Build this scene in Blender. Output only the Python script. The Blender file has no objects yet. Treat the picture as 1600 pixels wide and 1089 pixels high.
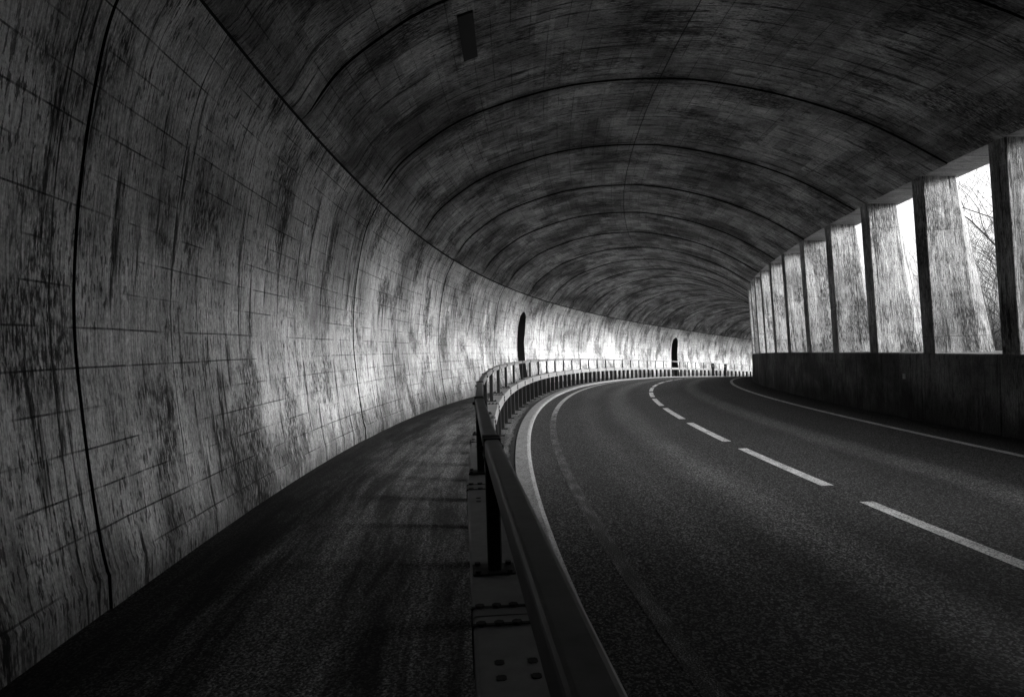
import bpy, bmesh, math, random
from mathutils import Vector, noise as mnoise
random.seed(7)
scene = bpy.context.scene

# ------------------------------------------------------------------ camera
CZ = 1.55
cam_d = bpy.data.cameras.new('camera')
cam = bpy.data.objects.new('camera', cam_d)
scene.collection.objects.link(cam)
cam.location = (0, 0, CZ)
cam.rotation_euler = (math.pi/2, 0.02923, 0)
cam_d.sensor_width = 36
cam_d.lens = 36*1076.0/1600
cam_d.shift_y = 16.4/1600
cam_d.clip_start = 0.05
cam_d.clip_end = 6000
cam_d.dof.use_dof = False
cam_d.dof.focus_distance = 11.0
cam_d.dof.aperture_fstop = 9.0
scene.camera = cam

# ------------------------------------------------------------------ light
SUN_EL, SUN_AZ = math.radians(9), math.radians(110)   # azimuth clockwise from the view direction (+Y)
w = bpy.data.worlds.new('World'); scene.world = w; w.use_nodes = True
nt = w.node_tree; nt.nodes.clear()
sky = nt.nodes.new('ShaderNodeTexSky'); sky.sky_type = 'NISHITA'; sky.sun_disc = False
sky.sun_elevation = SUN_EL; sky.sun_rotation = SUN_AZ
sky.dust_density = 5; sky.air_density = 1.5
bwn = nt.nodes.new('ShaderNodeRGBToBW')
bg = nt.nodes.new('ShaderNodeBackground'); bg.inputs[1].default_value = 0.08
wo = nt.nodes.new('ShaderNodeOutputWorld')
nt.links.new(sky.outputs[0], bwn.inputs[0]); nt.links.new(bwn.outputs[0], bg.inputs[0]); nt.links.new(bg.outputs[0], wo.inputs[0])
sd = bpy.data.lights.new('sun', 'SUN'); sd.energy = 1.4; sd.angle = math.radians(38); sd.color = (1, 1, 1)
sun = bpy.data.objects.new('sun', sd); scene.collection.objects.link(sun)
sdir = Vector((math.sin(SUN_AZ)*math.cos(SUN_EL), math.cos(SUN_AZ)*math.cos(SUN_EL), math.sin(SUN_EL)))
sun.rotation_euler = sdir.to_track_quat('Z', 'Y').to_euler()
sun.location = (60, -10, 40)
scene.view_settings.view_transform = 'Standard'
scene.view_settings.look = 'None'
scene.view_settings.exposure = 3.4
scene.view_settings.gamma = 1
scene.render.engine = 'CYCLES'
scene.cycles.use_denoising = True
scene.cycles.denoising_prefilter = 'NONE'
scene.cycles.denoising_input_passes = 'RGB_ALBEDO_NORMAL'
scene.cycles.max_bounces = 6; scene.cycles.diffuse_bounces = 4
scene.cycles.sample_clamp_indirect = 4

# ------------------------------------------------------------------ the bend of the road, as a path
PSI0, K0, K1, K2 = -0.082915, 0.0128576, -9.9e-7, -2.5916e-6
E0, E1, E2, E3 = 0.2978356, -0.02352138, 5.49234e-4, -5.1647e-7
DS = 0.05; SMIN, SMAX = -40.0, 118.0
_N = int((SMAX-SMIN)/DS)+1
def psi_of(s):
    if s > 95: s2 = 95; return psi_of(95)+(K0+K1*95+K2*95*95/2)*(s-95)
    if s < 0: return -.0768+(0.0128*(s+6) if s < -6 else 0)
    return PSI0+K0*s+K1*s*s/2+K2*s**3/6
def e_of(s):
    if s > 100: return e_of(100)+0.055*(s-100)
    if s < 0: return E0
    return E0+E1*s+E2*s*s+E3*s**3
_X = [0.0]; _Y = [0.0]
for i in range(1, _N):
    s = SMIN+i*DS; p = psi_of(s)
    _X.append(_X[-1]+math.sin(p)*DS); _Y.append(_Y[-1]+math.cos(p)*DS)
_i0 = int(round(-SMIN/DS)); _dx = -0.0881235-_X[_i0]; _dy = 2.631838-_Y[_i0]
def base(s):
    t = (s-SMIN)/DS; i = max(0, min(_N-2, int(t))); f = t-i
    return _X[i]+(_X[i+1]-_X[i])*f+_dx, _Y[i]+(_Y[i+1]-_Y[i])*f+_dy
def W(s, off, h):            # s metres along the road, off metres to the right of the handrail, h above handrail top
    x, y = base(s); p = psi_of(s)
    return Vector((x+off*math.cos(p), y-off*math.sin(p), CZ-e_of(s)+h))
G = -1.25                    # road level relative to the handrail

def frange(a, b, st):
    n = max(1, int(round((b-a)/st))); return [a+(b-a)*i/n for i in range(n+1)]

# ------------------------------------------------------------------ node helper
class N:
    def __init__(s, name, rough=0.9, metal=0.0):
        s.m = bpy.data.materials.new(name); s.m.use_nodes = True
        s.t = s.m.node_tree; s.t.nodes.clear()
        s.out = s.t.nodes.new('ShaderNodeOutputMaterial'); s.b = s.t.nodes.new('ShaderNodeBsdfPrincipled')
        s.t.links.new(s.b.outputs[0], s.out.inputs[0])
        s.b.inputs['Roughness'].default_value = rough; s.b.inputs['Metallic'].default_value = metal
        s.b.inputs['Specular IOR Level'].default_value = 0.3
    def lk(s, a, sock):
        if isinstance(a, (int, float)): sock.default_value = a
        else: s.t.links.new(a, sock)
    def math(s, op, a, b=0.0, clamp=False):
        n = s.t.nodes.new('ShaderNodeMath'); n.operation = op; n.use_clamp = clamp
        s.lk(a, n.inputs[0]); s.lk(b, n.inputs[1]); return n.outputs[0]
    def mul(s, a, b): return s.math('MULTIPLY', a, b)
    def add(s, a, b): return s.math('ADD', a, b)
    def sub(s, a, b): return s.math('SUBTRACT', a, b)
    def uv(s):
        n = s.t.nodes.new('ShaderNodeUVMap'); n.uv_map = 'UVMap'
        q = s.t.nodes.new('ShaderNodeSeparateXYZ'); s.t.links.new(n.outputs[0], q.inputs[0]); return q.outputs[0], q.outputs[1]
    def obj(s):
        n = s.t.nodes.new('ShaderNodeTexCoord'); q = s.t.nodes.new('ShaderNodeSeparateXYZ'); s.t.links.new(n.outputs['Object'], q.inputs[0])
        return q.outputs[0], q.outputs[1], q.outputs[2]
    def vec(s, x, y, z=0.0):
        n = s.t.nodes.new('ShaderNodeCombineXYZ'); s.lk(x, n.inputs[0]); s.lk(y, n.inputs[1]); s.lk(z, n.inputs[2]); return n.outputs[0]
    def noise(s, x, y, z=0.0, detail=4, rough=0.55, scale=1.0, dist=0.0):
        n = s.t.nodes.new('ShaderNodeTexNoise'); s.t.links.new(s.vec(x, y, z), n.inputs['Vector'])
        n.inputs['Scale'].default_value = scale; n.inputs['Detail'].default_value = detail
        n.inputs['Roughness'].default_value = rough; n.inputs['Distortion'].default_value = dist
        return n.outputs[0]
    def cells(s, x, y, scale):
        n = s.t.nodes.new('ShaderNodeTexVoronoi'); n.voronoi_dimensions = '2D'; s.t.links.new(s.vec(x, y, 0), n.inputs['Vector'])
        n.inputs['Scale'].default_value = scale
        q = s.t.nodes.new('ShaderNodeSeparateXYZ'); s.t.links.new(n.outputs['Color'], q.inputs[0]); return q.outputs[0]
    def white(s, x):
        n = s.t.nodes.new('ShaderNodeTexWhiteNoise'); n.noise_dimensions = '1D'; s.lk(x, n.inputs['W']); return n.outputs[0]
    def ramp(s, x, a, b, lo=0.0, hi=1.0):      # smooth map a..b -> lo..hi, clamped
        n = s.t.nodes.new('ShaderNodeMapRange'); n.interpolation_type = 'SMOOTHSTEP'; n.clamp = True
        s.lk(x, n.inputs[0]); n.inputs[1].default_value = a; n.inputs[2].default_value = b
        n.inputs[3].default_value = lo; n.inputs[4].default_value = hi; return n.outputs[0]
    def line(s, x, period, width, shift=0.0):  # 1 on a line every period, else 0
        a = s.math('FRACT', s.math('DIVIDE', s.add(x, shift+period*0.5), period))
        d = s.mul(s.math('ABSOLUTE', s.sub(a, 0.5)), period)
        return s.ramp(d, width*0.4, width, 1.0, 0.0)
    def grey(s, v):
        n = s.t.nodes.new('ShaderNodeCombineColor'); [s.lk(v, n.inputs[i]) for i in range(3)]
        s.t.links.new(n.outputs[0], s.b.inputs['Base Color'])
    def bump(s, h, dist=0.01, strength=1.0):
        n = s.t.nodes.new('ShaderNodeBump'); n.inputs['Distance'].default_value = dist; n.inputs['Strength'].default_value = strength
        s.lk(h, n.inputs['Height']); s.t.links.new(n.outputs[0], s.b.inputs['Normal'])
    def rough(s, v): s.lk(v, s.b.inputs['Roughness'])

def concrete(name, bright, streak=1.0, fleck=1.0, grid_u=1.95, grid_v=0.62, lines=1.0, blotch=1.0, board=0.16, low=None, cell=None, jt=None, vline=None):
    n = N(name, 0.92); u, v = n.uv()
    wob = n.mul(n.sub(n.noise(n.mul(u, .7), n.mul(v, .7), 3.0), .5), .10)
    # board streaks running with v
    st1 = n.ramp(n.noise(n.mul(u, 62), n.mul(v, 3.2), 1.0, 5, .72), .3, .7)
    st2 = n.noise(n.mul(u, 9), n.mul(v, .6), 5.0, 5, .65)
    big = n.noise(n.mul(u, .42), n.mul(v, .55), 9.0, 5, .6, dist=.4)
    mid = n.noise(n.mul(u, 2.1), n.mul(v, 1.7), 2.0, 9, .8)
    fine = n.ramp(n.noise(n.mul(u, 48), n.mul(v, 30), 4.0, 4, .75), .28, .72)
    c = n.add(1.08, n.mul(n.sub(st1, .5), .95*streak))
    c = n.mul(c, n.add(1.0, n.mul(n.sub(st2, .5), 1.3*streak)))
    c = n.mul(c, n.add(1.0, n.mul(n.sub(n.ramp(big, .32, .68), .5), .95*blotch)))
    c = n.mul(c, n.add(1.0, n.mul(n.sub(mid, .5), 1.5*blotch)))
    c = n.mul(c, n.add(1.0, n.mul(n.sub(fine, .5), .75)))
    # each form board takes a slightly different tone
    bd = n.white(n.math('FLOOR', n.math('DIVIDE', n.add(u, n.mul(wob, .2)), board)))
    c = n.mul(c, n.add(.88, n.mul(bd, .24)))
    if cell:
        ci = n.add(n.mul(n.math('FLOOR', n.math('DIVIDE', n.add(u, n.mul(wob, .2)), cell[0])), 17.3), n.mul(n.math('FLOOR', n.math('DIVIDE', n.add(v, .03), cell[1])), 5.7))
        c = n.mul(c, n.add(1-cell[2]*.5, n.mul(n.white(ci), cell[2])))
    if jt:      # darker bands along the bay joints, ragged
        jw = n.add(n.sub(u, jt[1]), n.mul(n.sub(n.noise(n.mul(u, .5), n.mul(v, 1.6), 91.0, 5, .7), .5), jt[2]*2.2))
        jb = n.mul(n.line(jw, jt[0], jt[2]), n.ramp(n.noise(n.mul(u, .4), n.mul(v, .5), 95.0, 3), .40, .58))
        c = n.mul(c, n.sub(1.0, n.mul(jb, .38)))
    # dark flecks, short runs below them, and mould patches broken up by the boards
    fm = n.ramp(n.noise(n.mul(u, .9), n.mul(v, .8), 21.0, 5, .65), .36, .56, .2, 1.0)
    fl = n.ramp(n.noise(n.mul(u, 38), n.mul(v, 7.5), 11.0, 3, .6), .56, .60)
    fl2 = n.ramp(n.noise(n.mul(u, 17), n.mul(v, 3.4), 13.0, 5, .72), .585, .63)
    fl = n.mul(n.mul(n.math('MAXIMUM', fl, fl2), fm), min(.93, .68*fleck))
    pm = n.ramp(n.noise(n.mul(u, 1.0), n.mul(v, .62), 25.0, 5, .62), .50, .60)
    pm = n.mul(pm, n.ramp(n.noise(n.mul(u, 46), n.mul(v, 9), 27.0, 4, .7), .38, .58))
    run = n.ramp(n.noise(n.mul(u, 9), n.mul(v, .5), 31.0, 5, .66), .55, .62)
    run = n.mul(run, n.mul(n.ramp(n.noise(n.mul(u, 40), n.mul(v, 4), 8.0, 3), .30, .52), .78*fleck))
    c = n.mul(n.mul(c, n.sub(1.0, fl)), n.mul(n.sub(1.0, run), n.sub(1.0, n.mul(pm, min(.92, .80*fleck)))))
    # light mineral runs
    lr = n.ramp(n.noise(n.mul(u, 21), n.mul(v, .7), 41.0, 4, .6), .61, .70)
    c = n.add(c, n.mul(lr, .5*streak))
    # lift and shutter joints
    vv = n.add(v, n.mul(wob, .22)); uu = n.add(u, n.mul(wob, .25))
    brk = n.ramp(n.noise(n.mul(u, .8), n.mul(v, 2.6), 51.0, 4, .75), .42, .56)
    l1 = n.mul(n.line(vv, grid_v, .009, .11), n.mul(brk, n.add(.55, n.mul(fine, .6))))
    l2 = n.mul(n.line(uu, grid_u, .010), n.ramp(n.noise(n.mul(u, 2), n.mul(v, .9), 61.0), .38, .5))
    dk = n.mul(n.math('MAXIMUM', l1, l2), .9*lines)
    if vline:
        d = n.math('ABSOLUTE', n.sub(n.add(v, n.mul(wob, .6)), vline))
        dk = n.math('MAXIMUM', dk, n.mul(n.ramp(d, .005, .014, 1, 0), .85))
    c = n.mul(c, n.sub(1.0, dk))
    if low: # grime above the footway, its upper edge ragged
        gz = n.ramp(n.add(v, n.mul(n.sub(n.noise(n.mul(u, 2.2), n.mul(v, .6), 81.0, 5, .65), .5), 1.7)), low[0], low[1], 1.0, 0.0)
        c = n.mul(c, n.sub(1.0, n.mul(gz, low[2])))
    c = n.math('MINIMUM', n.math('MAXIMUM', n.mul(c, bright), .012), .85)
    n.grey(c)
    n.bump(n.sub(n.add(n.mul(st1, .5), n.mul(fine, .3)), dk), .012, .7)
    return n.m

M = {}
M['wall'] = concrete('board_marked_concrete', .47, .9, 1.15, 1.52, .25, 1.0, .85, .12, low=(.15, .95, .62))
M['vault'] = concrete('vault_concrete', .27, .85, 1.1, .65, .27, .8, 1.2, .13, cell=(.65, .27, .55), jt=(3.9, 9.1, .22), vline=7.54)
M['pillar'] = concrete('pillar_concrete', .33, 1.6, 1.0, 40, 1.9, .8, .8, .16)
M['pillar_shaded'] = concrete('shaded_pillar_concrete', .23, 1.6, 1.1, 40, 1.9, .8, .8, .16)  # shade on the two nearest pillars painted in as a darker tone, plus stains
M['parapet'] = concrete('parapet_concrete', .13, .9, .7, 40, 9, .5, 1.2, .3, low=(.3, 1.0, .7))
M['soffit'] = concrete('soffit_concrete', .30, .8, .3, .5, 9, .5, .6, .12)

def asphalt():
    n = N('asphalt', .86); u, v = n.uv()
    g = n.noise(n.mul(u, 34), n.mul(v, 34), 0, 4, .85)
    g2 = n.noise(n.mul(u, 110), n.mul(v, 110), 3, 2, .7)
    cl = n.cells(u, v, 85); pit = n.mul(n.ramp(cl, .4, .98, .08, 4.8), n.ramp(g, .42, .6, .5, 1.5))
    big = n.noise(n.mul(u, .25), n.mul(v, 1.2), 2.0, 5, .6)
    lane = n.noise(n.mul(u, .6), n.mul(v, 3.0), 6.0, 4, .6)
    c = n.mul(n.mul(.030, pit), n.add(.45, n.mul(g2, 1.1)))
    c = n.mul(c, n.add(.45, n.mul(big, 1.1)))
    # paths polished by wheels
    wv = n.add(v, n.mul(n.sub(n.noise(n.mul(u, .12), 0.0, 4.0), .5), .35))
    tr = 0.0
    for cen, wd in ((2.62, .34), (5.15, .3), (1.75, .25)):
        d = n.math('ABSOLUTE', n.sub(wv, cen)); tr = n.add(tr, n.mul(n.ramp(d, 0, wd*1.5, 1, 0), 1.15 if cen > 2 else .35))
    c = n.mul(c, n.add(.72, n.mul(tr, n.add(.4, lane))))
    st = n.ramp(g2, .60, .66); c = n.add(c, n.mul(st, .09))
    n.grey(c); n.bump(cl, .0025, .6)
    n.rough(n.ramp(tr, 0, 1, .88, .66)); return n.m
M['asphalt'] = asphalt()

def footway():
    n = N('worn_footway', .93); u, v = n.uv()
    g = n.noise(n.mul(u, 70), n.mul(v, 70), 0, 4, .75)
    sm = n.noise(n.mul(u, .33), n.mul(v, 2.9), 3.0, 8, .72, dist=.3)
    cross = n.noise(n.mul(u, 3.2), n.mul(v, .8), 7.0, 4, .6)
    scr = n.noise(n.mul(u, 1.0), n.mul(v, 22), 9.0, 4, .6)
    cl = n.cells(u, v, 75)
    c = n.mul(.085, n.mul(n.ramp(g, .42, .62, .3, 1.7), n.ramp(cl, .2, .98, .45, 1.9)))
    c = n.mul(c, n.ramp(sm, .38, .64, .25, 1.7))
    c = n.mul(c, n.add(.8, n.mul(cross, .4)))
    c = n.mul(c, n.add(.3, n.mul(scr, 1.4)))
    # darker towards the foot of the wall, edge ragged
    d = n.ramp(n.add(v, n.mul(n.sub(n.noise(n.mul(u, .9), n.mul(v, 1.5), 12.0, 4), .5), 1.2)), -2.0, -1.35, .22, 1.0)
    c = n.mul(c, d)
    n.grey(c); n.bump(n.add(cl, n.mul(sm, .6)), .003, .6); return n.m
M['footway'] = footway()

def simple(name, val, rough=.9, metal=0, var=.5, sc=30, bumpd=.003, aniso=1.0, useuv=True):
    n = N(name, rough, metal)
    if useuv: u, v = n.uv(); z = 0.0
    else: u, v, z = n.obj()
    a = n.noise(n.mul(u, sc), n.mul(v, sc*aniso), n.mul(z, sc*aniso) if not isinstance(z, float) else 0.0, 4, .7)
    b = n.noise(n.mul(u, sc*.13), n.mul(v, sc*.1), z, 4, .6)
    c = n.mul(val, n.mul(n.add(1-var*.5, n.mul(a, var)), n.add(1-var*.5, n.mul(b, var))))
    n.grey(c); n.bump(a, bumpd, .6); return n.m
def speck(name, val, dark, edge=.0):
    n = N(name, .85); u, v = n.uv()
    g = n.noise(n.mul(u, 95), n.mul(v, 95), 0, 3, .8); w_ = n.noise(n.mul(u, 3), n.mul(v, 9), 5.0, 4, .7)
    c = n.mul(n.mul(val, n.ramp(n.add(g, n.mul(n.sub(w_, .5), .5)), .30, .56, dark, 1.0)), n.ramp(n.cells(u, v, 90), .0, .55, .35, 1.0))
    n.grey(c); n.bump(g, .003, .6); return n.m
M['paint'] = speck('worn_white_paint', .85, .12)
M['paint_old'] = speck('faded_white_paint', .65, .12)
def edge_paint():
    n = N('edge_line_paint', .85); u, v = n.uv()
    g = n.noise(n.mul(u, 95), n.mul(v, 95), 0, 3, .8); w_ = n.noise(n.mul(u, 2.5), n.mul(v, 9), 5.0, 5, .7)
    wear = n.ramp(u, 9, 21, .22, -.10)       # dirt splashed over the nearer stretch
    k = n.ramp(n.sub(n.add(g, n.mul(n.sub(w_, .5), .6)), wear), .28, .6, .0, 1.0)
    n.grey(n.add(n.mul(.042, n.ramp(g, .44, .6, .2, 1.6)), n.mul(k, .42))); n.bump(g, .003, .6); return n.m
M['edge_paint'] = edge_paint()
M['kerb'] = speck('kerb_stone', .32, .45)
M['steel'] = simple('galvanised_steel', .20, .5, .25, .7, 14, .0008, 1, False)
M['steel_dark'] = simple('weathered_steel', .02, .6, .2, .6, 25, .001, 1, False)
M['beam'] = simple('beam_steel', .25, .55, .1, .8, 11, .0008, 1, False)
M['black'] = simple('black_hole', .01, .9, 0, .3, 20, .001, 1, False)
M['bolt'] = simple('dark_bolt_steel', .02, .6, .3, .3, 60, .001, 1, False)
M['plate'] = simple('dark_plate', .018, .8, 0, .6, 12, .001, 1, False)
M['tag'] = simple('pale_tag', .40, .6, 0, .4, 60, .001, 1, False)
M['bark'] = simple('bare_bark', .02, .9, 0, .6, 30, .003, 1, False)
M['snow'] = simple('pale_ground', .55, .9, 0, .3, .4, .05, 1, False)
M['seal'] = simple('black_joint_filler', .008, .9, 0, .3, 20)
M['passage_shade'] = simple('shaded_passage_wall', .03, .95, 0, .7, 6)  # shade inside the passages painted in as a near-black wall colour
M['dirt'] = simple('dirt_gap', .02, .95, 0, .9, 30, .01)

# ------------------------------------------------------------------ mesh helpers
def tag(o, label=None, cat=None, group=None, kind=None):
    if label: o['label'] = label
    if cat: o['category'] = cat
    if group: o['group'] = group
    if kind: o['kind'] = kind
    return o
def mark_grooves(me, grooves):
    me.materials.append(M['seal'])
    for i in grooves: me.polygons[i].material_index = 1
def link(name, me, mat, parent=None):
    if mat: me.materials.append(mat)
    o = bpy.data.objects.new(name, me); scene.collection.objects.link(o)
    if parent: o.parent = parent; o.matrix_parent_inverse = parent.matrix_basis.inverted()
    return o
def empty(name, loc=(0, 0, 0), rz=0):
    o = bpy.data.objects.new(name, None); scene.collection.objects.link(o); o.location = loc; o.rotation_euler = (0, 0, rz)
    o.empty_display_size = .2; return o
def mesh_from(name, verts, faces, uvs=None, smooth=False):
    me = bpy.data.meshes.new(name); me.from_pydata([tuple(v) for v in verts], [], faces)
    if uvs is not None:
        l = me.uv_layers.new(name='UVMap')
        for p in me.polygons:
            for li in p.loop_indices: l.data[li].uv = uvs[me.loops[li].vertex_index]
    if smooth:
        for p in me.polygons: p.use_smooth = True
    return me
def sweep(name, prof, ss, closed=False, caps=False, flip=False, vv=None, smooth=False, hfun=None):
    """prof: (off,h) list swept along the road; uv = (s, length across) or (s, off)"""
    if vv is None:
        vv = [0.0]
        for a, b in zip(prof, prof[1:]): vv.append(vv[-1]+math.hypot(a[0]-b[0], a[1]-b[1]))
    n = len(prof); V = []; U = []
    for s in ss:
        for (o, h), q in zip(prof, vv):
            if hfun: o, h = hfun(s, o, h)
            V.append(W(s, o, h)); U.append((s, q))
    F = []
    m = n if closed else n-1
    for i in range(len(ss)-1):
        for j in range(m):
            a, b = i*n+j, i*n+(j+1) % n
            f = (a, b, b+n, a+n); F.append(f[::-1] if flip else f)
    if caps:
        F.append(tuple(range(n))[::-1]); F.append(tuple((len(ss)-1)*n+j for j in range(n)))
    return mesh_from(name, V, F, U, smooth)
def fix_normals(me):
    bm = bmesh.new(); bm.from_mesh(me); bmesh.ops.recalc_face_normals(bm, faces=bm.faces); bm.to_mesh(me); bm.free(); return me
def spline(pts, n):
    out = []
    P = [Vector(p) for p in pts]
    for i in range(len(P)-1):
        p0 = P[max(i-1, 0)]; p1 = P[i]; p2 = P[i+1]; p3 = P[min(i+2, len(P)-1)]
        for k in range(n):
            t = k/n
            out.append(tuple(.5*((2*p1)+(p2-p0)*t+(2*p0-5*p1+4*p2-p3)*t*t+(3*p1-p0-3*p2+p3)*t**3)))
    out.append(tuple(P[-1])); return out
def arclen(pr):
    v = [0.0]
    for a, b in zip(pr, pr[1:]): v.append(v[-1]+math.hypot(a[0]-b[0], a[1]-b[1]))
    return v
def outn(pr):      # outward normals (away from the inside of the tunnel)
    out = []
    for i in range(len(pr)):
        a = pr[max(i-1, 0)]; b = pr[min(i+1, len(pr)-1)]
        dx, dy = b[0]-a[0], b[1]-a[1]; l = math.hypot(dx, dy) or 1
        out.append((-dy/l, dx/l))
    return out

# ------------------------------------------------------------------ ground, road, footway, kerb
S0, S1 = -26.0, 110.0
road_s = frange(S0, S1, .5)
tag(link('road', sweep('road', [(.58, G), (8.0, G)], road_s, flip=False, vv=[.58, 8.0]), M['asphalt']), kind='structure')
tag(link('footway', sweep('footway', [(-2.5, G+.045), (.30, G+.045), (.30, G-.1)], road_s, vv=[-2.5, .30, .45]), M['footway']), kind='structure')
def ragged(s, o, h):
    if abs(o-.255) < 1e-6: return .275+.05*mnoise.noise(Vector((s*2.3, 0, 0)))+.03*mnoise.noise(Vector((s*9, 5, 0))), h
    return o, h
tag(link('dirt_strip', sweep('dirt_strip', [(.255, G+.049), (.36, G+.049)], frange(S0, S1, .1), vv=[0, .1], hfun=ragged), M['dirt']), kind='structure')
kp = [(.345, G-.05), (.345, G+.045), (.36, G+.058), (.53, G+.058), (.57, G+.04), (.60, G-.05)]
tag(link('kerb', sweep('kerb', kp, frange(S0, S1, .5), vv=arclen(kp)), M['kerb']), kind='structure')
L = G+.0022
tag(link('left_edge_line', sweep('left_edge_line', [(.93, L), (1.05, L)], road_s, vv=[0, .12]), M['edge_paint']), kind='structure')
tag(link('right_edge_line', sweep('right_edge_line', [(6.76, L), (6.88, L)], road_s, vv=[0, .12]), M['paint_old']), kind='structure')
V = []; F = []; U = []
s = 4.65-3.62*5
while s < S1-4:
    ss = frange(s, s+2.82, .235); b0 = len(V)
    for q in ss:
        for o in (3.60, 3.735): V.append(W(q, o, L)); U.append((q, o))
    for i in range(len(ss)-1): a = b0+2*i; F.append((a, a+1, a+3, a+2))
    s += 3.62
tag(link('centre_line', mesh_from('centre_line', V, F, U), M['paint']), kind='structure')

# land outside: one sheet to the horizon, falling away from the road on the open side
def ground():
    V = []; F = []
    g = [-4000, -2000, -1000, -500, -250, -150, -100, -70]+[-55+2.5*i for i in range(63)]+[115, 140, 180, 250, 400, 700, 1200, 2200, 4000]
    n = len(g)
    for y in g:
        for x in g:
            d = math.hypot(x-25, y-25)
            z = -3.0-.012*d+mnoise.noise(Vector((x*.07, y*.07, 0)))*min(1.0, d*.03)
            z += 11.5*math.exp(-((x-30)/9.0)**2/2-((y-1)/9.5)**2/2)      # mound added out of view to shade the first bays
            x0, y0 = 0, 0
            V.append((x, y, z-(0 if d < 400 else (d-400)*.012)))
    for i in range(n-1):
        for k in range(n-1): a = i*n+k; F.append((a, a+1, a+n+1, a+n))
    return tag(link('ground', fix_normals(mesh_from('ground', V, F, None, True)), M['snow']), kind='structure')
ground()

# ------------------------------------------------------------------ left wall with two arched passages
wall_pts = [(-2.322, -.972), (-2.355, -.80), (-2.40, -.45), (-2.44, -.05), (-2.475, .45), (-2.465, .9), (-2.41, 1.45), (-2.31, 2.02), (-2.18, 2.5), (-1.96, 2.92)]
plinth = [(-2.303, G-.1), (-2.311, G+.252), (-2.319, G+.262)]
wp = plinth[:2]+spline(wall_pts, 5)
wall_len = arclen(wp); wall_n = outn(wp)
DOORS = [(28.3, 29.5), (59.8, 61.2)]
DTOP = 2.22; DSPR = 1.62
JW = [1.75+7.6*k for k in range(-3, 14)]
def seg_off(s, J, amp):
    k = 0
    while k < len(J) and s > J[k]: k += 1
    a = J[k-1] if k else S0; b = J[k] if k < len(J) else S1
    return amp*(-1+1.3*(s-a)/max(b-a, .1))        # each cast bay starts proud of the one before
def col_list(J, amp, st, extra=(), g=.005):
    c = []
    for s in frange(S0, S1, st):
        if all(abs(s-j) > .05 for j in J) and not any(abs(s-x) < .02 for x in extra): c.append((s, seg_off(s, J, amp)))
    for j in J:
        c += [(j-g-.001, seg_off(j-.02, J, amp)), (j-g, .026), (j+g, .026), (j+g+.001, seg_off(j+.02, J, amp))]
    for x in extra: c.append((x, seg_off(x, J, amp)))
    return sorted(c)
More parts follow.
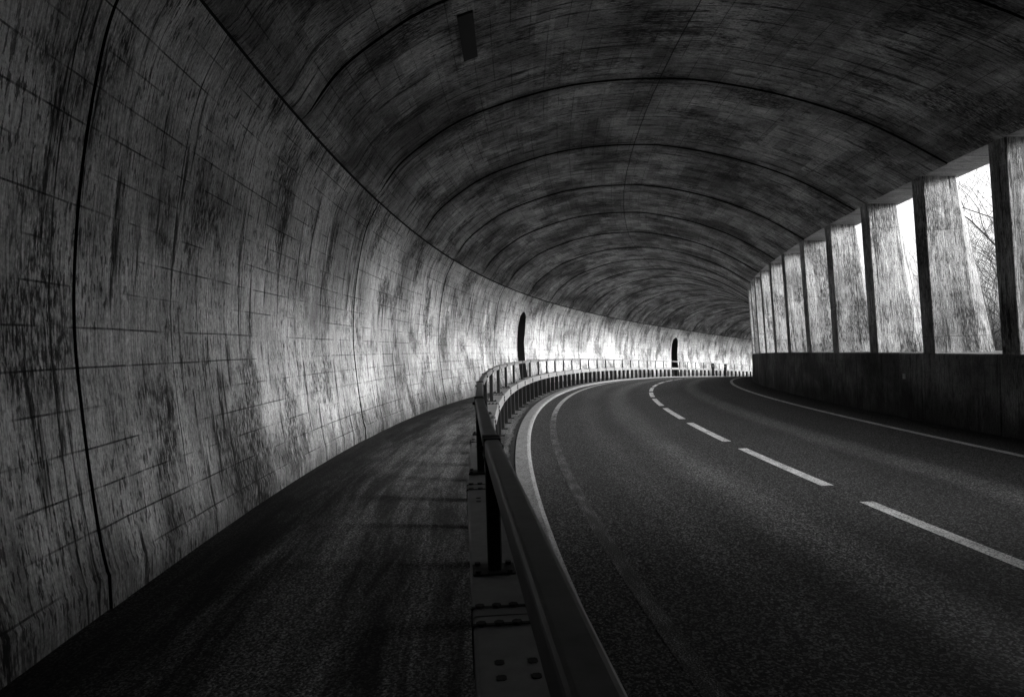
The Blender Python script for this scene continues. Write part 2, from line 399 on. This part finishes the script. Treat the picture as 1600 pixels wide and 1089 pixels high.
def side_wall():
    V = []; F = []; U = []; GR = []; PA = []
    def prof_at(v):          # position on the wall profile at arc length v
        for i in range(len(wall_len)-1):
            if v <= wall_len[i+1]+1e-9:
                f = (v-wall_len[i])/(wall_len[i+1]-wall_len[i])
                return (wp[i][0]*(1-f)+wp[i+1][0]*f, wp[i][1]*(1-f)+wp[i+1][1]*f, wall_n[i][0]*(1-f)+wall_n[i+1][0]*f, wall_n[i][1]*(1-f)+wall_n[i+1][1]*f)
        return wp[-1][0], wp[-1][1], wall_n[-1][0], wall_n[-1][1]
    def v_of_h(h):
        for i in range(len(wp)-1):
            if wp[i][1] <= h <= wp[i+1][1]: return wall_len[i]+(h-wp[i][1])/(wp[i+1][1]-wp[i][1])*(wall_len[i+1]-wall_len[i])
        return wall_len[-1]
    dcols = []
    for a, b in DOORS: dcols += [a+(b-a)*i/10 for i in range(11)]
    cols = []
    for s, r in col_list(JW, .013, .4, dcols, .002):
        D = [d for d in DOORS if d[0]-1e-6 <= s <= d[1]+1e-6]
        if not D: cols.append((s, r, 0.0))
        else:
            a, b = D[0]; c = (a+b)/2; hw = (b-a)/2; t = min(1, abs(s-c)/hw)
            hh = DSPR+(DTOP-DSPR)*math.sqrt(max(0, 1-t*t)); vb = v_of_h(hh)
            if abs(s-a) < 1e-6: cols += [(s, r, 0.0), (s, r, vb)]
            elif abs(s-b) < 1e-6: cols += [(s, r, vb), (s, r, 0.0)]
            else: cols.append((s, r, vb))
    n = len(wp); T = wall_len[-1]
    for s, r, vb in cols:
        for j in range(n):
            v = vb+(T-vb)*wall_len[j]/T if vb > 0 else wall_len[j]
            o, h, nx, nh = prof_at(v)
            V.append(W(s, o+nx*r, h+nh*r*.3)); U.append((s, v))
    for i in range(len(cols)-1):
        if abs(cols[i][0]-cols[i+1][0]) < 1e-6: continue
        for j in range(n-1):
            a, b = i*n+j, i*n+j+1; F.append((a, b, b+n, a+n))
            if max(cols[i][1], cols[i+1][1]) > .025: GR.append(len(F)-1)
    # passages behind the openings
    for a, b in DOORS:
        c = (a+b)/2; hw = (b-a)/2; out = [(a, G-.1), (a, -.8), (a, 0), (a, .8), (a, DSPR)]
        for k in range(1, 10):
            th = math.pi*(1-k/10); out.append((c+hw*math.cos(th), DSPR+(DTOP-DSPR)*math.sin(th)))
        out += [(b, DSPR), (b, .8), (b, 0), (b, -.8), (b, G-.1)]
        r = seg_off(c, JW, .013); b0 = len(V); f0 = len(F)
        for q, h in out:
            o, hh, nx, nh = prof_at(v_of_h(max(h, -1.35)))
            V.append(W(q, o+nx*r, h)); U.append((0, h))
            V.append(W(q, -5.0, h)); U.append((2.5, h))
        for i in range(len(out)-1): k = b0+2*i; F.append((k, k+1, k+3, k+2))
        F.append(tuple(b0+2*i+1 for i in range(len(out))))
        PA.extend(range(f0, len(F)))
    # back of the wall, so it is solid
    b0 = len(V); bs = frange(S0, S1, 2)
    for s in bs:
        for o, h in ((-5.4, G-.3), (-5.4, 3.4), (-1.9, 3.4)): V.append(W(s, o, h)); U.append((s, h))
    for i in range(len(bs)-1):
        for j in range(2): a = b0+3*i+j; F.append((a, a+3, a+4, a+1))
    me = mesh_from('side_wall', V, F, U)
    o = link('retaining_wall', me, M['wall'])
    mark_grooves(me, GR); me.materials.append(M['passage_shade'])
    for i in PA: me.polygons[i].material_index = 2
    return tag(o, 'long curved board marked concrete wall along the footway with two arched passages', 'wall')
side_wall()

# ------------------------------------------------------------------ vault
vault_pts = [(-1.90, 3.0), (-1.55, 3.48), (-1.04, 3.88), (-.41, 4.24), (.43, 4.52), (1.26, 4.71), (2.08, 4.79), (2.89, 4.79), (3.7, 4.72), (4.9, 4.45), (6.02, 4.07), (6.8, 3.70), (7.66, 3.20)]
vp = [(-1.965, 2.915), (-1.985, 2.95), (-1.955, 2.965), (-1.93, 2.985)]+spline(vault_pts, 5)[1:]
JV = [9.1+3.9*k for k in range(-8, 26)]
def edge_drop(s):
    return -.018*max(0, min(s, 20)-7.5)+.018*max(0, 7.5-max(s, 2))*.5
def vault():
    vl = arclen(vp); vn = outn(vp); V = []; F = []; U = []
    cols = col_list(JV, .020, .5, (), .005); n = len(vp); GR = []
    for s, r in cols:
        for (o, h), v, nn in zip(vp, vl, vn):
            wgt = max(0, (o-3.0)/4.66)**2
            rr = r*min(1, max(0, (v-.1)/.4))
            V.append(W(s, o+nn[0]*rr, h+nn[1]*rr+edge_drop(s)*wgt)); U.append((s, v+2.0))
    for i in range(len(cols)-1):
        for j in range(n-1):
            a, b = i*n+j, i*n+j+1; F.append((a, b, b+n, a+n))
            if max(cols[i][1], cols[i+1][1]) > .025 or j < 2: GR.append(len(F)-1)
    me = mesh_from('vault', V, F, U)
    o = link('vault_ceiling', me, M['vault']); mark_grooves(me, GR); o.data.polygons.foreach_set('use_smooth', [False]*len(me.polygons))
    return o
vo = tag(vault(), kind='structure')
# roof slab over the vault and the straight soffit over the pillars
SOFF_O = 8.34
def lintel():
    pr = [(7.66, 3.20), (SOFF_O, 3.17), (SOFF_O, 4.4), (5.5, 5.5), (2.5, 5.9), (-1, 5.4), (-3, 3.45), (-5.4, 3.4)]
    def hf(s, o, h):
        if h < 3.3 and o > 5: h += edge_drop(s)
        return o, h
    me = sweep('roof', pr, frange(S0, S1, .5), hfun=hf, vv=[0, .7, 2, 4, 6, 8, 10, 12])
    return tag(link('roof_slab', me, M['soffit']), kind='structure')
lintel()
# far end beyond the last visible bay is left open: daylight enters there

# ------------------------------------------------------------------ parapet
PO = 7.78
PS, PD = 7.60, 2.373
def parapet():
    pr = [(PO-.0, G-.2), (PO, -.035), (PO+.012, -.012), (PO+.03, 0), (9.2, 0), (9.2, -2.5)]
    J = [PS+PD*k+.45 for k in range(-14, 43)]
    vl = arclen(pr); V = []; F = []; U = []; n = len(pr)
    for s, r in col_list(J, .0, .6, (), .010):
        r = r if r > .02 else 0
        for k, ((o, h), v) in enumerate(zip(pr, vl)):
            oo = o+(min(r, .03) if k < 4 else 0); V.append(W(s, oo, h)); U.append((s, v))
    m = len(V)//n
    for i in range(m-1):
        for j in range(n-1):
            a, b = i*n+j, i*n+j+1; F.append((a, a+n, b+n, b))
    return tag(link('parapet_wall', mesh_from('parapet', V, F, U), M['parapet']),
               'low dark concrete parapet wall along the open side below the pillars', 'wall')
parapet()

# unseen side and end walls added behind the viewer to darken the near bays
def light_blocks():
    pr = [(7.70, -.01), (7.55, 3.6), (8.6, 3.6), (8.9, -.01)]
    tag(link('light_block_wall', fix_normals(sweep('light_block_wall', pr, frange(S0, .5, .6), closed=True, caps=True)), M['parapet']),
        'added unseen side wall behind the viewer, blocking daylight', 'wall')
    pts = [(-5.3, -1.6), (9.1, -1.6), (9.1, 3.6), (5.5, 5.6), (2.5, 6.0), (-1, 5.5), (-5.3, 3.5)]
    tag(link('light_block_end', fix_normals(sweep('light_block_end', pts, [S0-.3, S0-.02], closed=True, caps=True)), M['parapet']), kind='structure')
light_blocks()

# ------------------------------------------------------------------ pillars
def pillar_mesh(s, k):
    th = .42
    ed = edge_drop(s)
    top = 3.20+ed
    def row(f):      # f 0 bottom .. 1 top ; inner edge, knee, outer edge
        h = .0+(top+.012)*f
        inner = PO+.02+(7.675-PO-.02)*f
        outer = 8.91+(8.30-8.91)*f
        knee = 8.58+(8.24-8.58)*f
        return h, inner, knee, outer
    nf = 10; V = []; U = []; F = []
    c = .014
    for i in range(nf+1):
        h, a, kn, b = row(i/nf)
        bt = .015*math.sin(k*3.1+i*.6)*0
        ring = [(0+c, a), (th-c, a), (th, a+c), (th, b-c), (th-c, b), (.10+c, b), (.10, b-c), (.0, kn), (0, a+c)]
        per = [0, th, th+.01, th+1.1, th+1.12, th+1.4, th+1.42, 2.0, 3.0]
        for (ds, o), q in zip(ring, [0, .4, .42, 1.5, 1.52, 1.8, 1.82, 2.2, 3.1]):
            V.append(W(s+ds, o, h)); U.append((q+k*13.7, h+k*5.3))
    n = 9
    for i in range(nf):
        for j in range(n):
            a, b = i*n+j, i*n+(j+1) % n
            F.append((a, b, b+n, a+n))
    F.append(tuple(range(n))[::-1]); F.append(tuple(nf*n+j for j in range(n)))
    me = bpy.data.meshes.new('pillar'); me.from_pydata([tuple(v) for v in V], [], F)
    l = me.uv_layers.new(name='UVMap')
    for p in me.polygons:
        idx = [me.loops[li].vertex_index for li in p.loop_indices]
        wrap = len(idx) == 4 and any(i % n == n-1 for i in idx) and any(i % n == 0 for i in idx)
        for li in p.loop_indices:
            vi = me.loops[li].vertex_index; u, v = U[vi]
            if wrap and vi % n == 0: u += 3.12
            l.data[li].uv = (u, v)
    return fix_normals(me)
names = {0: 'nearest concrete pillar, half cut off by the right edge of the photo',
 1: 'widest fully visible shade-darkened, weathered concrete pillar, first left of the one cut off by the photo edge',
 2: 'pale concrete pillar with bare twigs in front of its foot, second fully visible from the right',
 3: 'streaked concrete pillar, third fully visible from the right, between the twig covered one and a brighter one',
 4: 'bright concrete pillar, fourth fully visible counting from the right',
 5: 'concrete pillar with bright top and darker foot, fifth fully visible from the right',
 6: 'slim bright looking concrete pillar, sixth fully visible from the right',
 7: 'narrow sliver of concrete pillar, seventh fully visible from the right',
 8: 'thin far concrete pillar, eighth fully visible from the right near the bend',
 9: 'very thin far concrete pillar, ninth from the right where the parapet bends away',
 10: 'farthest concrete pillar still showing beside the dark end of the parapet'}
KP = list(range(-14, 42))
for k in KP:
    s = PS+PD*k
    if s < .4 or s > S1-1: continue
    lab = names.get(k, 'concrete pillar on the parapet outside the view or hidden behind the bend')
    o = tag(link('concrete_pillar', pillar_mesh(s, k), M['pillar_shaded' if k in (0, 1) else 'pillar']), lab, 'pillar', 'concrete pillars standing on the parapet')

# ------------------------------------------------------------------ box helper in the road frame
def frame(s, off, h):
    return W(s, off, h), psi_of(s)
def add_box(V, F, s, o0, o1, h0, h1, l, ds=0.0, c=0.0, slope=True):
    """upright box: off o0..o1, height h0..h1, length l along the road, centred at s+ds"""
    p = psi_of(s); t = Vector((math.sin(p), math.cos(p), 0)); n = Vector((math.cos(p), -math.sin(p), 0))
    B = W(s, 0, 0); b0 = len(V)
    pts = [(o0, -1), (o1, -1), (o1, 1), (o0, 1)]
    if c:
        hl = l/2
        pts8 = [(o0+c, -hl), (o1-c, -hl), (o1, -hl+c), (o1, hl-c), (o1-c, hl), (o0+c, hl), (o0, hl-c), (o0, -hl+c)]
    else: pts8 = [(o, q*l/2) for o, q in pts]
    for h in (h0, h1):
        for o, q in pts8: V.append(B+n*o+t*(q+ds)+Vector((0, 0, h)))
    m = len(pts8)
    F.append(tuple(b0+i for i in range(m))[::-1]); F.append(tuple(b0+m+i for i in range(m)))
    for i in range(m): j = (i+1) % m; F.append((b0+i, b0+j, b0+m+j, b0+m+i))
def add_cyl(V, F, c, ax, r, l, seg=8):
    ax = ax.normalized(); u = ax.orthogonal().normalized(); v = ax.cross(u); b0 = len(V)
    for k in (0, 1):
        for i in range(seg): a = 2*math.pi*i/seg; V.append(c+ax*l*k+u*r*math.cos(a)+v*r*math.sin(a))
    F.append(tuple(b0+i for i in range(seg))[::-1]); F.append(tuple(b0+seg+i for i in range(seg)))
    for i in range(seg): j = (i+1) % seg; F.append((b0+i, b0+j, b0+seg+j, b0+seg+i))
def build(name, V, F, mat, parent=None, smooth=False):
    return link(name, fix_normals(mesh_from(name, V, F, None, smooth)), mat, parent)
def sweep_part(name, pr, s0, s1, mat, parent, n=2, smooth=False):
    """straight piece with the closed section pr from s0 to s1"""
    A0, A1 = W(s0, 0, 0), W(s1, 0, 0); t = (A1-A0); p = (psi_of(s0)+psi_of(s1))/2
    nrm = Vector((math.cos(p), -math.sin(p), 0)); V = []; F = []; m = len(pr)
    for B in (A0, A1):
        for o, h in pr: V.append(B+nrm*o+Vector((0, 0, h)))
    F.append(tuple(range(m))[::-1]); F.append(tuple(m+i for i in range(m)))
    for i in range(m): j = (i+1) % m; F.append((i, j, m+j, m+i))
    return build(name, V, F, mat, parent, smooth)

# ------------------------------------------------------------------ guard rail
rail = empty('guard_rail', W(0, 0, G))
tag(rail, 'long steel guard rail with square handrail and box beam between footway and road', 'guard rail')
SP = 2.031
def rrect(o0, o1, h0, h1, r, n=3):
    out = []
    for cx, cy, a0 in ((o1-r, h1-r, 0), (o0+r, h1-r, 90), (o0+r, h0+r, 180), (o1-r, h0+r, 270)):
        for i in range(n+1):
            a = math.radians(a0+90*i/n); out.append((cx+r*math.cos(a), cy+r*math.sin(a)))
    return out
hand = rrect(-.0285, .0285, -.07, 0, .011)
beamp = rrect(-.095, .125, -.665, -.512, .012)
K_A, K_B = -1, 39
for k in range(K_A, K_B):
    s = k*SP
    o = sweep_part('handrail_section', hand, s+.012 if k >= 0 else s-.9, s+SP-.012, M['steel'], rail, smooth=False)
    sweep_part('box_beam_section', beamp, s-.445, s+SP-.455, M['beam'], rail)
    # clamp where two handrail pieces meet
    V, F = [], []
    if k >= 0:
        add_box(V, F, s, -.0325, .0325, -.075, .0045, .05, -.045, .004); add_box(V, F, s, -.0325, .0325, -.075, .0045, .05, .045, .004)
        add_box(V, F, s, -.029, .029, -.071, .0008, .14)
        add_cyl(V, F, W(s, -.046, -.04), W(s, 1, 0)-W(s, 0, 0), .011, .092)
        build('rail_clamp', V, F, M['steel_dark'], rail)
    # upright between beam and handrail
    V, F = [], []
    add_box(V, F, s, -.027, .027, -.505, -.069, .05, 0, .006)
    add_box(V, F, s, -.085, .075, -.5115, -.499, .13, 0, .004)
    for a in (-.065, .055):
        for b in (-.05, .05): add_box(V, F, s, a-.011, a+.011, -.4995, -.488, .022, b, .005)
    build('handrail_post', V, F, M['steel_dark'], rail)
    # joint sleeve and bolts on the beam
    sj = s-.45
    V, F = [], []
    if k < 8:
        for d in (-.075, .075):
            for i in range(4):
                add_cyl(V, F, W(sj+d, -.07+.055*i, -.5125), Vector((0, 0, 1)), .016, .010, 6)
        add_box(V, F, sj, -.098, .128, -.668, -.509, .018, -.075); add_box(V, F, sj, -.098, .128, -.668, -.509, .018, .075)
    add_box(V, F, sj, .124, .130, -.635, -.54, .17)
    if k < 3:
        for d in (-.34, -.43):
            for a in (-.03, .06):
                V2, F2 = [], []; add_box(V2, F2, sj, a-.013, a+.013, -.5125, -.5105, .03, d, .006); build('fixing_slot', V2, F2, M['bolt'], rail)
    for d in (-.06, .06):
        for h in (-.56, -.615): add_cyl(V, F, W(sj+d, .122, h), W(sj, 1, 0)-W(sj, 0, 0), .013, .016, 6)
    build('beam_joint', V, F, M['bolt'], rail)
for k in range(K_A*2, K_B*2):
    s = k*SP/2+.25
    V, F = [], []
    add_box(V, F, s, -.055, .075, G-.02, -.664, .012, -.05)      # web
    add_box(V, F, s, .067, .075, G-.02, -.664, .10, 0)           # flange to the road
    add_box(V, F, s, -.055, -.047, G-.02, -.664, .10, 0)         # flange to the footway
    add_box(V, F, s, -.09, .14, G+.045, G+.062, .17, 0, .005)    # foot plate
    build('beam_post', V, F, M['steel_dark'], rail)

# ------------------------------------------------------------------ small fixed things
def slab(name, s0, s1, o0, o1, mat, lab, cat):
    # a thin plate lying against the vault between offsets o0..o1
    def hv(o):
        for a, b in zip(vp[4:], vp[5:]):
            if a[0] <= o <= b[0]: return a[1]+(b[1]-a[1])*(o-a[0])/(b[0]-a[0])
        return vp[-1][1]
    V = []; F = []
    for s in (s0, s1):
        for o, d in ((o0, -.05), (o1, -.05), (o1, .06), (o0, .06)): V.append(W(s, o, hv(o)+d))
    F = [(0, 1, 2, 3), (4, 7, 6, 5), (0, 4, 5, 1), (1, 5, 6, 2), (2, 6, 7, 3), (3, 7, 4, 0)]
    tag(build(name, V, F, mat), lab, cat)
slab('cover_plate', 5.62, 6.88, -.19, .0, M['plate'], 'dark narrow cover plate fixed to the vault near the upper edge of the photo', 'cover plate')
V, F = [], []
add_box(V, F, 11.1, PO-.02, PO+.01, -.50, -.40, .10, 0, .004)
tag(build('wall_marker', V, F, M['tag']), 'small pale plate fixed to the dark parapet', 'marker')
for s, o, lab in ((62.0, .48, 'left of two dark posts at the far end of the guard rail'), (65.0, .55, 'right of two dark posts at the far end of the guard rail')):
    r = empty('marker_post', W(s, o, G)); tag(r, lab, 'post', 'dark marker posts by the far road edge')
    V, F = [], []; add_box(V, F, s, o-.1, o+.1, G, -.12, .12, 0, .02); add_box(V, F, s, o-.085, o+.085, -.1205, -.08, .1, 0, .03)
    build('post_body', V, F, M['steel_dark'], r)
    V, F = [], []; add_box(V, F, s, o-.04, o+.04, -.38, -.22, .012, -.066, .003); build('reflector', V, F, M['tag'], r)

# ------------------------------------------------------------------ bare trees outside
def tube(V, F, pts, rad, seg):
    b0 = len(V); n = len(pts)
    for i, p in enumerate(pts):
        t = (pts[min(i+1, n-1)]-pts[max(i-1, 0)]).normalized(); u = t.cross(Vector((.3, .5, .81))).normalized(); v = t.cross(u)
        for k in range(seg): a = 2*math.pi*k/seg; V.append(p+(u*math.cos(a)+v*math.sin(a))*rad[i])
    for i in range(n-1):
        for k in range(seg): a = b0+i*seg+k; b = b0+i*seg+(k+1) % seg; F.append((a, b, b+seg, a+seg))
def road_pos(p):
    best = None
    for i in range(0, 40):
        s = 2+i*.8; x, y = base(s); a = psi_of(s)
        al = (p.x-x)*math.sin(a)+(p.y-y)*math.cos(a)
        if best is None or abs(al) < best[0]: best = (abs(al), s+al, (p.x-x)*math.cos(a)-(p.y-y)*math.sin(a))
    return best[1], best[2]
def allowed(p, low):
    s, o = road_pos(p)
    return o > 9.05 or (low and o > 8.0 and 10.5 < s < 12.1 and p.z < CZ+.75)
def limb(V, F, p, d, l, r, lev, rng, seg, buds):
    n = 5 if lev else 7; pts = [p]; q = p.copy(); dd = d.normalized()
    for i in range(n):
        dd = (dd+Vector((rng.gauss(0, .13), rng.gauss(0, .13), rng.gauss(.02, .10)))).normalized(); q = q+dd*l/n; pts.append(q.copy())
    rad = [max(.0035, r*(1-.75*i/n)) for i in range(n+1)]
    low = H_LOW[0]
    while len(pts) > 1 and not allowed(pts[-1], low): pts.pop(); rad.pop()
    if len(pts) < 3: return None
    tube(V, F, pts, rad, seg); return pts, rad, dd
H_LOW = [False]
def tree(loc, H, seed, label, group, spread=.8, maxlev=4, r0=.09, nst=1, dense=5):
    rng = random.Random(seed); root = empty('bare_tree', loc); tag(root, label, 'tree', group)
    TV, TF, CV, CF = [], [], [], []
    def grow(p, d, l, r, lev):
        V, F = (TV, TF) if lev == 0 else (CV, CF)
        res = limb(V, F, p, d, l, r, lev, rng, 7 if lev == 0 else (4 if lev < 3 else 3), None)
        if res is None: return
        pts, rad, dd = res
        if lev >= maxlev: return
        m = dense if lev else dense+4
        for i in range(m):
            f = rng.uniform(.22, 1.0); k = min(len(pts)-2, int(f*(len(pts)-1)))
            q = pts[k].lerp(pts[k+1], f*(len(pts)-1)-k); a = rng.uniform(0, 6.28)
            side = Vector((math.cos(a), math.sin(a), rng.uniform(-.1, .7)))
            nd = (dd*(1-spread*.6)+side*spread).normalized()
            grow(q, nd, l*rng.uniform(.42, .66), max(.004, rad[k]*.55), lev+1)
    for i in range(nst):
        a = rng.uniform(0, 6.28); lean = .25 if nst > 1 else .05
        grow(Vector(loc)+Vector((rng.gauss(0, .12*nst), rng.gauss(0, .12*nst), 0)), Vector((math.cos(a)*lean, math.sin(a)*lean, 1)), H*rng.uniform(.75, 1), r0, 0)
    build('trunk', TV, TF, M['bark'], root, True); build('crown', CV, CF, M['bark'], root, True)
gt = 'bare trees outside the openings'
def gz(x, y): return -3.0
tree((14.6, 19.5, -3.2), 9.5, 3, 'leafless tree with thick side limbs outside the first gap at the right', gt, .8, 4, .11, 1, 5)
tree((12.6, 17.8, -3.1), 6.0, 11, 'leafless multi stemmed bush filling the foot of the first gap at the right', gt, .6, 3, .04, 8, 5)
tree((18.0, 23.5, -3.3), 8.5, 23, 'paler leafless tree standing farther back behind the first gap at the right', gt, .7, 4, .08, 2, 4)
H_LOW[0] = True
tree((9.75, 14.6, -2.9), 4.3, 31, 'low bare shrub whose twigs cross the foot of the third pillar', gt, .7, 3, .03, 6, 6)
